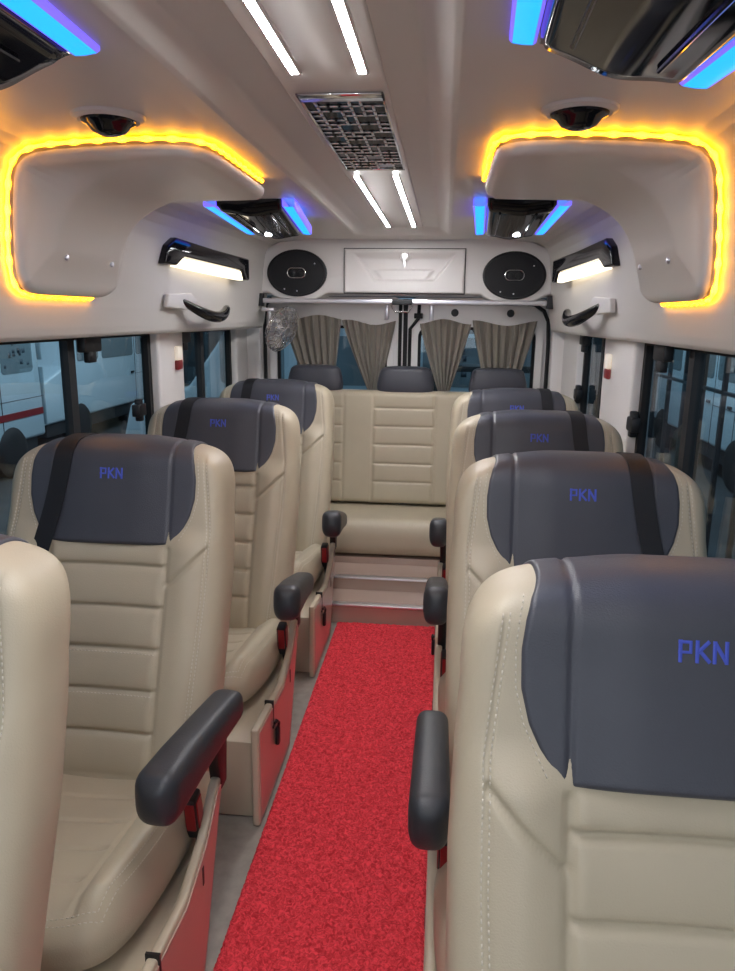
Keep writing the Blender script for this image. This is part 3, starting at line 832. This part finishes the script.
# ------------------------------------------------------------------ rear doors with windows
Yd = 4.40
def rounded(x0, x1, z0, z1, r, n=6):
    P = []
    for cx, cz, a0 in ((x1 - r, z1 - r, 0), (x0 + r, z1 - r, 90), (x0 + r, z0 + r, 180), (x1 - r, z0 + r, 270)):
        for k in range(n + 1):
            a_ = R(a0 + 90 * k / n); P.append((cx + r * math.cos(a_), cz + r * math.sin(a_)))
    return P
def frame(outer, inner, y0, y1, mb, mi=0):
    n = len(outer); A = [(p[0], y0, p[1]) for p in outer]; B = [(p[0], y0, p[1]) for p in inner]; C_ = [(p[0], y1, p[1]) for p in outer]; D_ = [(p[0], y1, p[1]) for p in inner]
    F = []
    for i in range(n):
        j = (i + 1) % n
        F += [(i, j, n + j, n + i), (2 * n + i, 3 * n + i, 3 * n + j, 2 * n + j), (i, 2 * n + i, 2 * n + j, j), (n + i, n + j, 3 * n + j, 3 * n + i)]
    mb.add(A + B + C_ + D_, F, mi)
for k, (x0, x1, w0, w1) in enumerate(((-1.075, XC - .012, -1.01, -.335), (XC + .012, .595, -.165, .525))):
    mb = MB(); frame(rounded(x0, x1, .05, 1.56, .06), rounded(w0, w1, .86, 1.40, .06), Yd, Yd + .05, mb)
    d = struct(mb.build(f'door_{k + 1}', [M['white']], angle=40))
    mb = MB(); frame(rounded(w0 - .035, w1 + .035, .82, 1.435, .08), rounded(w0 + .005, w1 - .005, .865, 1.395, .06), Yd - .018, Yd + .005, mb); mb.build('window_trim', [M['white']], d, angle=40)
    mb = MB(); frame(rounded(w0, w1, .86, 1.40, .06), rounded(w0 + .022, w1 - .022, .882, 1.378, .05), Yd + .012, Yd + .022, mb); mb.build('window_seal', [M['rubber']], d, angle=40)
    b = MB(); b.box(w0 + .002, w1 - .002, Yd + .026, Yd + .031, .865, 1.395); g_ = b.build('window_pane', [M['glass']], d)
    for (px, pz) in (((.05, 1.475), (.37, 1.475)) if k else ()):
        b = MB(); b.lathe([(0, .008), (.018, .006), (.022, 0)], 20, Matrix.Translation((px, Yd, pz)) @ Matrix.Rotation(R(90), 4, 'X')); b.build('plug', [M['black']], d)
    hx = (-.345, -.085)[k]
    b = MB(); b.box(hx - .012, hx + .012, Yd - .03, Yd + .005, 1.43, 1.52, .008, 2); b.build('door_fitting', [M['alu']], d)
# rear frame around the doors
b = MB(); b.box(-1.20, -1.082, 4.30, 4.47, 0, 1.6, .01); b.box(.602, .72, 4.30, 4.47, 0, 1.6, .01); b.box(-1.20, .72, 4.36, 4.5, 1.565, 1.9)
struct(b.build('wall_rear', [M['white']]))
b = MB()
b.tube([(-1.072, 4.375, .5), (-1.072, 4.375, 1.44), (-1.062, 4.375, 1.51), (-1.03, 4.375, 1.55)], .011, 8); b.tube([(.40, 4.375, 1.535), (.50, 4.375, 1.525), (.555, 4.375, 1.49), (.583, 4.375, 1.43), (.590, 4.375, 1.30), (.590, 4.375, .5)], .011, 8)
struct(b.build('trim_4', [M['rubber']]))['label'] = 'black rubber seal round the rear door opening'
b = MB(); b.tube([(XC - .030, 4.37, .6), (XC - .030, 4.37, 1.53)], .010, 8); b.tube([(XC + .028, 4.37, .6), (XC + .028, 4.37, 1.38), (XC + .075, 4.37, 1.44), (XC + .080, 4.37, 1.54)], .010, 8)
b.box(XC - .012, XC + .012, 4.38, 4.41, .6, 1.55); b.box(XC + .05, XC + .10, 4.355, 4.385, 1.44, 1.47, .004)
struct(b.build('trim_5', [M['rubber']]))['label'] = 'black rubber seals where the rear doors meet'

# ------------------------------------------------------------------ curtains
def curtain(x0, x1, xa, xb, zt, zb, label, folds, gather):
    n, m = 110, 60; G = np.zeros((n, m, 3)); Gb = np.zeros((n, m, 3))
    for j, q in enumerate(np.linspace(0, 1, m)):
        k = gather(q); l = x0 + (xa - x0) * k; r_ = x1 + (xb - x1) * k
        z = zt + (zb - zt) * q
        amp = .010 + .010 * (1 - abs(q - .5))
        for i, u in enumerate(np.linspace(0, 1, n)):
            ph = u * folds * 2 * math.pi + .7 * math.sin(3 * u + 2 * q)
            y = 4.355 + amp * math.sin(ph) + .004 * math.sin(2.3 * ph + 1)
            sag = .014 * math.sin(u * math.pi * 2.0 + x0 * 9) * (1 - q)
            G[i, j] = (l + (r_ - l) * u, y, z + sag); Gb[i, j] = (l + (r_ - l) * u, y + .003, z + sag)
    mb = MB(); mb.grid(G); mb.grid(Gb)
    for idx in ((0, slice(None)), (-1, slice(None)), (slice(None), 0), (slice(None), -1)): mb.grid(np.stack([G[idx], Gb[idx]], 0))
    o = mb.build('curtain', [M['curtain']], angle=70, weld=True); tag(o, label, 'curtain', 'taupe curtains of the rear windows')
    return o
lin = lambda q: float(q ** 1.15)
curtain(-.960, -.612, -.815, -.655, 1.440, 1.02, 'taupe curtain drawn to a point, next to the cage fan', 7, lin)
curtain(-.606, -.290, -.435, -.395, 1.415, .98, 'taupe curtain gathered to a point, left of the chrome catch', 7, lin)
curtain(-.150, .146, -.020, .020, 1.425, .98, 'taupe curtain gathered to a point, right of the chrome catch', 7, lin)
curtain(.152, .520, .250, .400, 1.420, 1.02, 'taupe curtain drawn to a point, rightmost of the rear windows', 7, lin)

# ------------------------------------------------------------------ cage fan in the rear left corner
fan = thing('cage_fan', 'small silver cage fan hanging in the rear left corner', 'fan', (-.895, 4.02, 1.380))
fm = Matrix.Rotation(R(24), 4, 'Y') @ Matrix.Rotation(R(68), 4, 'Z') @ Matrix.Rotation(R(90), 4, 'X') @ Matrix.Diagonal((1.16, 1.16, .72, 1))   # fan axis
b = MB()
for rr, zz in ((.105, .0), (.110, .02), (.085, .052), (.045, .064), (.085, -.035), (.045, -.05)):
    b.tube([fm @ Vector((rr * math.cos(q), rr * math.sin(q), zz)) for q in np.linspace(0, 2 * math.pi, 41)], .0022 if zz else .004, 6)
for k in range(26):
    q = 2 * math.pi * k / 26
    b.tube([fm @ Vector((r_ * math.cos(q + tw), r_ * math.sin(q + tw), z)) for r_, z, tw in ((.02, .066, 0), (.06, .062, .1), (.09, .048, .2), (.11, .018, .25), (.105, 0, .25), (.09, -.03, .25), (.05, -.048, .2))], .0021, 5)
b.build('fan_cage', [M['chrome']], fan)
b = MB(); b.lathe([(0, .068), (.022, .066), (.024, .060), (0, .059)], 20, fm); b.build('fan_badge', [M['alu']], fan)
for k in range(4):
    n, m = 10, 8; G = np.zeros((n, m, 3)); Gb = G.copy()
    for i, rr in enumerate(np.linspace(.018, .092, n)):
        for j, s_ in enumerate(np.linspace(-.5, .5, m)):
            q = math.pi / 2 * k + s_ * (.7 + .5 * i / n); G[i, j] = fm @ Vector((rr * math.cos(q), rr * math.sin(q), .012 + s_ * .03)); Gb[i, j] = fm @ Vector((rr * math.cos(q), rr * math.sin(q), .010 + s_ * .03))
    b = MB(); b.grid(G); b.grid(Gb); b.build('fan_blade', [M['clear'] if False else M['alu']], fan)
b = MB(); b.lathe([(0, -.095), (.026, -.09), (.034, -.07), (.034, -.045), (.020, -.01), (.018, .02), (0, .022)], 24, fm); b.build('fan_motor', [M['white']], fan)
b = MB(); b.tube([fm @ Vector((0, 0, -.08)), (-.07, .05, .04), (-.085, .07, .10)], .010, 10); b.box(-.12, -.05, .05, .10, .09, .11, .004); b.build('fan_bracket', [M['alu']], fan)

# ------------------------------------------------------------------ side walls, pillars, windows
ZH = 1.378
def side_wall(side, nm, pill, xw):
    b = MB(); b.box(*sorted((xw, xw + side * .05)), -1.6, 4.42, 0, .72, .005)
    b.box(*sorted((xw - side * .02, xw + side * .02)), -1.6, 4.42, .70, .735, .008)
    b.box(*sorted((xw, xw + side * .05)), -1.6, 4.42, 1.374, 1.9)
    struct(b.build(f'wall_{nm}', [M['shell']]))
side_wall(-1, 'left', None, -1.19); side_wall(1, 'right', None, .695)

def pillar(side, xw, y0, y1, name, lab):
    b = MB(); b.box(*sorted((xw - side * .028, xw + side * .05)), y0, y1, .70, 1.40, .012, 3)
    o = struct(b.build(name, [M['white']])); o['label'] = lab; return o
pillar(-1, -1.19, 2.93, 3.22, 'trim_6', 'white pillar between the left windows'); pillar(-1, -1.19, 4.08, 4.40, 'trim_7', 'white rear left corner pillar')
pillar(1, .695, 2.72, 3.22, 'trim_8', 'white pillar between the right windows'); pillar(1, .695, 3.86, 4.40, 'trim_9', 'white rear right corner pillar')
pillar(-1, -1.19, .10, .35, 'trim_10', 'white front left pillar'); pillar(1, .695, .0, .35, 'trim_11', 'white front right pillar')

def window(idx, side, xw, y0, y1, posts):
    x0, x1 = sorted((xw + side * .006, xw + side * .034))
    b = MB()
    for (ya, yb) in ((y0, y0 + .03), (y1 - .03, y1)): b.box(x0, x1, ya, yb, .73, 1.385)
    b.box(x0, x1, y0, y1, .73, .755); b.box(x0, x1, y0, y1, 1.365, 1.39)
    w = struct(b.build(f'window_{idx}', [M['rubber']]))
    for k, y in enumerate(posts):
        b = MB(); b.box(x0, x1, y - .022, y + .022, .74, 1.38); b.build('window_post', [M['steel']], w)
    b = MB(); xg = xw + side * .024; b.box(xg - .002, xg + .002, y0 + .01, y1 - .01, .74, 1.38); b.build('window_pane', [M['glass']], w)
    return w
def latch(w, side, xw, y, z, s=1.0, vert=False):
    b = MB(); x = xw - side * .012
    b.box(x - .016, x + .016, y - .030 * s, y + .030 * s, z - .020 * s, z + .020 * s, .005, 2)
    b.box(x - .013, x + .013, y - .012 * s, y + .012 * s, z - .036 * s, z + .036 * s, .005, 2)
    b.build('window_latch', [M['black']], w)
def top_catch(w, side, xw, y):
    b = MB(); x = xw - side * .012
    b.box(x - .016, x + .016, y - .06, y + .06, 1.325, 1.376, .006, 2); b.box(x - .012, x + .012, y - .025, y + .025, 1.29, 1.33, .005, 2)
    b.build('window_catch', [M['black']], w)
w1 = window(1, -1, -1.19, .35, 2.93, (2.28,)); latch(w1, -1, -1.19, 2.74, 1.085, 1.2); top_catch(w1, -1, -1.19, 2.37)
w2 = window(2, -1, -1.19, 3.22, 4.08, (3.58,)); top_catch(w2, -1, -1.19, 3.27)
w3 = window(3, 1, .695, .35, 2.72, (2.20,)); latch(w3, 1, .695, 2.70, 1.085, 1.3); top_catch(w3, 1, .695, 2.42)
w4 = window(4, 1, .695, 3.22, 3.86, (3.42,)); latch(w4, 1, .695, 3.84, 1.075, 1.3); top_catch(w4, 1, .695, 3.76)

for side, xw, y, word in ((-1, -1.162, 3.13, 'left'), (1, .667, 3.08, 'right')):
    t = thing('pillar_light', f'tiny lit light with a dark red base on the {word} pillar', 'light', (xw, y, 1.26), group='pillar lights between the side windows')
    b = MB(); x0, x1 = sorted((0, -side * .018)); b.box(x0, x1, -.028, .028, -.045, -.005, .005); b.build('light_base', [M['vanred']], t)
    b = MB(); b.box(x0, x1, -.026, .026, -.005, .055, .006); tag(b.build('light_lens', [emat('dim_lens_' + word, (1, .8, .5), .3)], t), 'lit cream lens')

# ------------------------------------------------------------------ outside: shed, vans, rack
b = MB(); b.box(-9, 9, -8, 17.6, -.75, -.70); struct(b.build('ground', [M['ground']]))
b = MB(); b.box(-9, 9, 17.5, 17.7, -.7, 5); struct(b.build('wall_far', [M['shed']]))
b = MB(); b.box(8.8, 9, -8, 17.6, -.7, 5); struct(b.build('wall_shed_right', [M['shed']]))
b = MB(); b.box(-9, -8.8, -8, 17.6, -.7, 5); struct(b.build('wall_shed_left', [M['shed']]))

def parked_van(label, loc, rotz, group='vans parked outside'):
    """local: length along y (0 = rear end), side towards +x at x=0"""
    t = thing('parked_van', label, 'van', loc, group, rotz)
    prof_ = [(0, .45), (.02, 1.0), (.10, 2.25), (.22, 2.35), (3.4, 2.35), (3.9, 2.15), (4.5, 1.3), (5.2, 1.1), (5.3, .7), (5.3, .45)]
    b = MB(); b.prism([(-p[0], p[1]) for p in prof_], 'x', -1.8, 0, .05, 3); b.build('van_body', [M['vanwhite']], t)
    for (ya, yb) in ((-.95, -.22), (-1.75, -1.08), (-3.2, -1.9), (-4.1, -3.35)):
        b = MB(); b.prism(rounded(ya, yb, 1.36, 1.92, .06), 'x', -.01, .006); w = b.build('van_window', [M['vanglass']], t)
        if ya > -1.8:
            rn = random.Random(int(-ya * 100)); q = MB()
            for k in range(14):
                y_ = rn.uniform(ya + .06, yb - .1); z_ = rn.uniform(1.40, 1.82); q.box(.005, .009, y_, y_ + rn.uniform(.03, .07), z_, z_ + rn.uniform(.03, .08))
            q.build('window_sticker', [M['sticker']], w, smooth=False)
    b = MB(); b.box(-.01, .008, -4.4, -.05, .76, .85); tag(b.build('side_stripe', [M['vanred']], t), 'red side stripe')
    b = MB(); b.box(-.012, .004, -1.02, -1.005, .35, 1.95); b.box(-.012, .004, -1.83, -1.815, .35, 1.95); b.box(-.012, .004, -1.83, -.02, 1.0, 1.008); b.build('door_gap', [M['steel']], t)
    for y_ in (-1.16, -1.95):
        b = MB(); b.box(.0, .03, y_ - .09, y_ + .03, 1.02, 1.06, .008); b.build('door_handle', [M['black']], t)
    for y_ in (-.85, -4.1):
        b = MB(); b.lathe([(.20, -.02), (.30, .0), (.34, .04), (.34, .20), (.30, .24), (0, .24)], 32, Matrix.Translation((.03, y_, .342)) @ Matrix.Rotation(R(-90), 4, 'Y')); b.build('wheel', [M['rubber']], t)
    b = MB(); b.box(-1.7, -.06, -5.1, -.15, .25, .5); b.build('underbody', [M['steel']], t)
    b = MB(); b.box(-.05, .02, -.02, .01, .6, 1.4, .008); b.box(-.06, .01, -.01, .02, 1.5, 1.75, .008); b.build('tail_lamp', [M['crate']], t)
    return t
VZ = -.70
v1 = parked_van('white van with a red stripe outside, nearest through the left window', (-5.6, 9.8, VZ), 0)
v2 = copy_tree(v1); v2.location = (-6.0, 15.7, VZ); v2['label'] = 'farther white van outside, seen through the left window ahead of the pillar'
for ch in list(v2.children):
    if ch.name.startswith('side_stripe'): bpy.data.objects.remove(ch)
v3 = copy_tree(v1); v3.location = (1.5, 8.6, VZ); v3.rotation_euler = (0, 0, R(-87)); v3['label'] = 'pale van standing crosswise behind the left rear door window'
v4 = copy_tree(v1); v4.rotation_euler = (0, 0, R(180)); v4.location = (3.7, 8.7, VZ); v4['label'] = 'blue-grey van outside the right window'

for v in (v3, v4):
    for ch in list(v.children):
        if ch.name.startswith('side_stripe'): bpy.data.objects.remove(ch)

# steel rack beyond the right rear window
rk = thing('storage_rack', 'dark steel rack with boards behind the right rear door window', 'rack', (.62, 7.0, -.7))
for x in (-.7, 0, .7):
    b = MB(); b.box(x - .03, x + .03, -.03, .03, 0, 2.6); b.build('rack_post', [M['steel']], rk)
for z in (1.25, 1.65, 2.0):
    b = MB(); b.box(-.75, .75, -.05, .35, z, z + .05); b.build('rack_shelf', [M['steel']], rk)
rr = random.Random(5)
for k in range(12):
    z = (1.30, 1.70, 2.05)[k % 3]; x = -.66 + .11 * k
    b = MB(); hgt = rr.uniform(.12, .3); b.box(x, x + .09, .06, .26, 0, hgt, .01)
    o = b.build('storage_box', [M['crate'] if k % 2 else M['sticker']]); o.location = (.62, 7.0, -.699 + z)
    tag(o, 'small box on the dark steel rack outside the right rear window', 'box', 'boxes on the rack outside')
# railing to the right
rl = thing('steel_railing', 'black steel railing outside the right window', 'railing', (2.5, 7.9, -.7))
for k in range(7):
    b = MB(); b.box(-.02, .02, -1.6 + k * .55, -1.56 + k * .55, 0, 1.98); b.build('railing_post', [M['steel']], rl)
b = MB(); b.box(-.025, .025, -1.65, 1.8, 1.95, 2.0); b.box(-.02, .02, -1.65, 1.8, 1.5, 1.53); b.build('railing_bar', [M['steel']], rl)

# ------------------------------------------------------------------ light
wd = bpy.data.worlds.new('World'); SC.world = wd; wd.use_nodes = True
bg = wd.node_tree.nodes['Background']; bg.inputs['Color'].default_value = (.55, .78, 1.0, 1); bg.inputs['Strength'].default_value = .42
def area(name, loc, rot, sx, sy, energy, col):
    l = bpy.data.lights.new(name, 'AREA'); l.shape = 'RECTANGLE'; l.size = sx; l.size_y = sy; l.energy = energy; l.color = col
    o = bpy.data.objects.new(name, l); COL.objects.link(o); o.location = loc; o.rotation_euler = rot; return o
# daylight through the windscreen, ahead of the first row
area('windscreen_daylight', (XC, -1.7, 1.35), (R(82), 0, 0), 1.6, .8, 9, (.90, .94, 1.0))
# unseen lights added outside the side windows to brighten the parked vans
area('van_fill_left', (-3.0, 10.0, 3.4), (0, R(45), 0), 1.0, 10, 215, (.85, .93, 1.0))
area('van_fill_right', (1.6, 9.5, 3.4), (0, R(-40), 0), 1.0, 8, 190, (.75, .9, 1.0))

# ------------------------------------------------------------------ camera
pitch, yaw, roll, hcam, f = .2285, .1016, .012, 1.4553, 732.0
fw = Vector((-math.sin(yaw) * math.cos(pitch), math.cos(yaw) * math.cos(pitch), -math.sin(pitch)))
rt = Vector((math.cos(yaw), math.sin(yaw), 0)); up = rt.cross(fw)
c, s = math.cos(roll), math.sin(roll)
r2 = rt * c + up * s; u2 = -rt * s + up * c
cam = bpy.data.cameras.new('Camera'); co = bpy.data.objects.new('Camera', cam); COL.objects.link(co)
mat = Matrix((r2, u2, -fw)).transposed().to_4x4(); mat.translation = Vector((0, 0, hcam)); co.matrix_world = mat
cam.sensor_fit = 'HORIZONTAL'; cam.sensor_width = 36; cam.lens = f / 735 * 36; cam.clip_start = .02
SC.camera = co
SC.view_settings.view_transform = 'Standard'; SC.view_settings.look = 'None'; SC.view_settings.gamma = 1.0
SC.view_settings.exposure = 0.0
SC.view_settings.use_curve_mapping = False
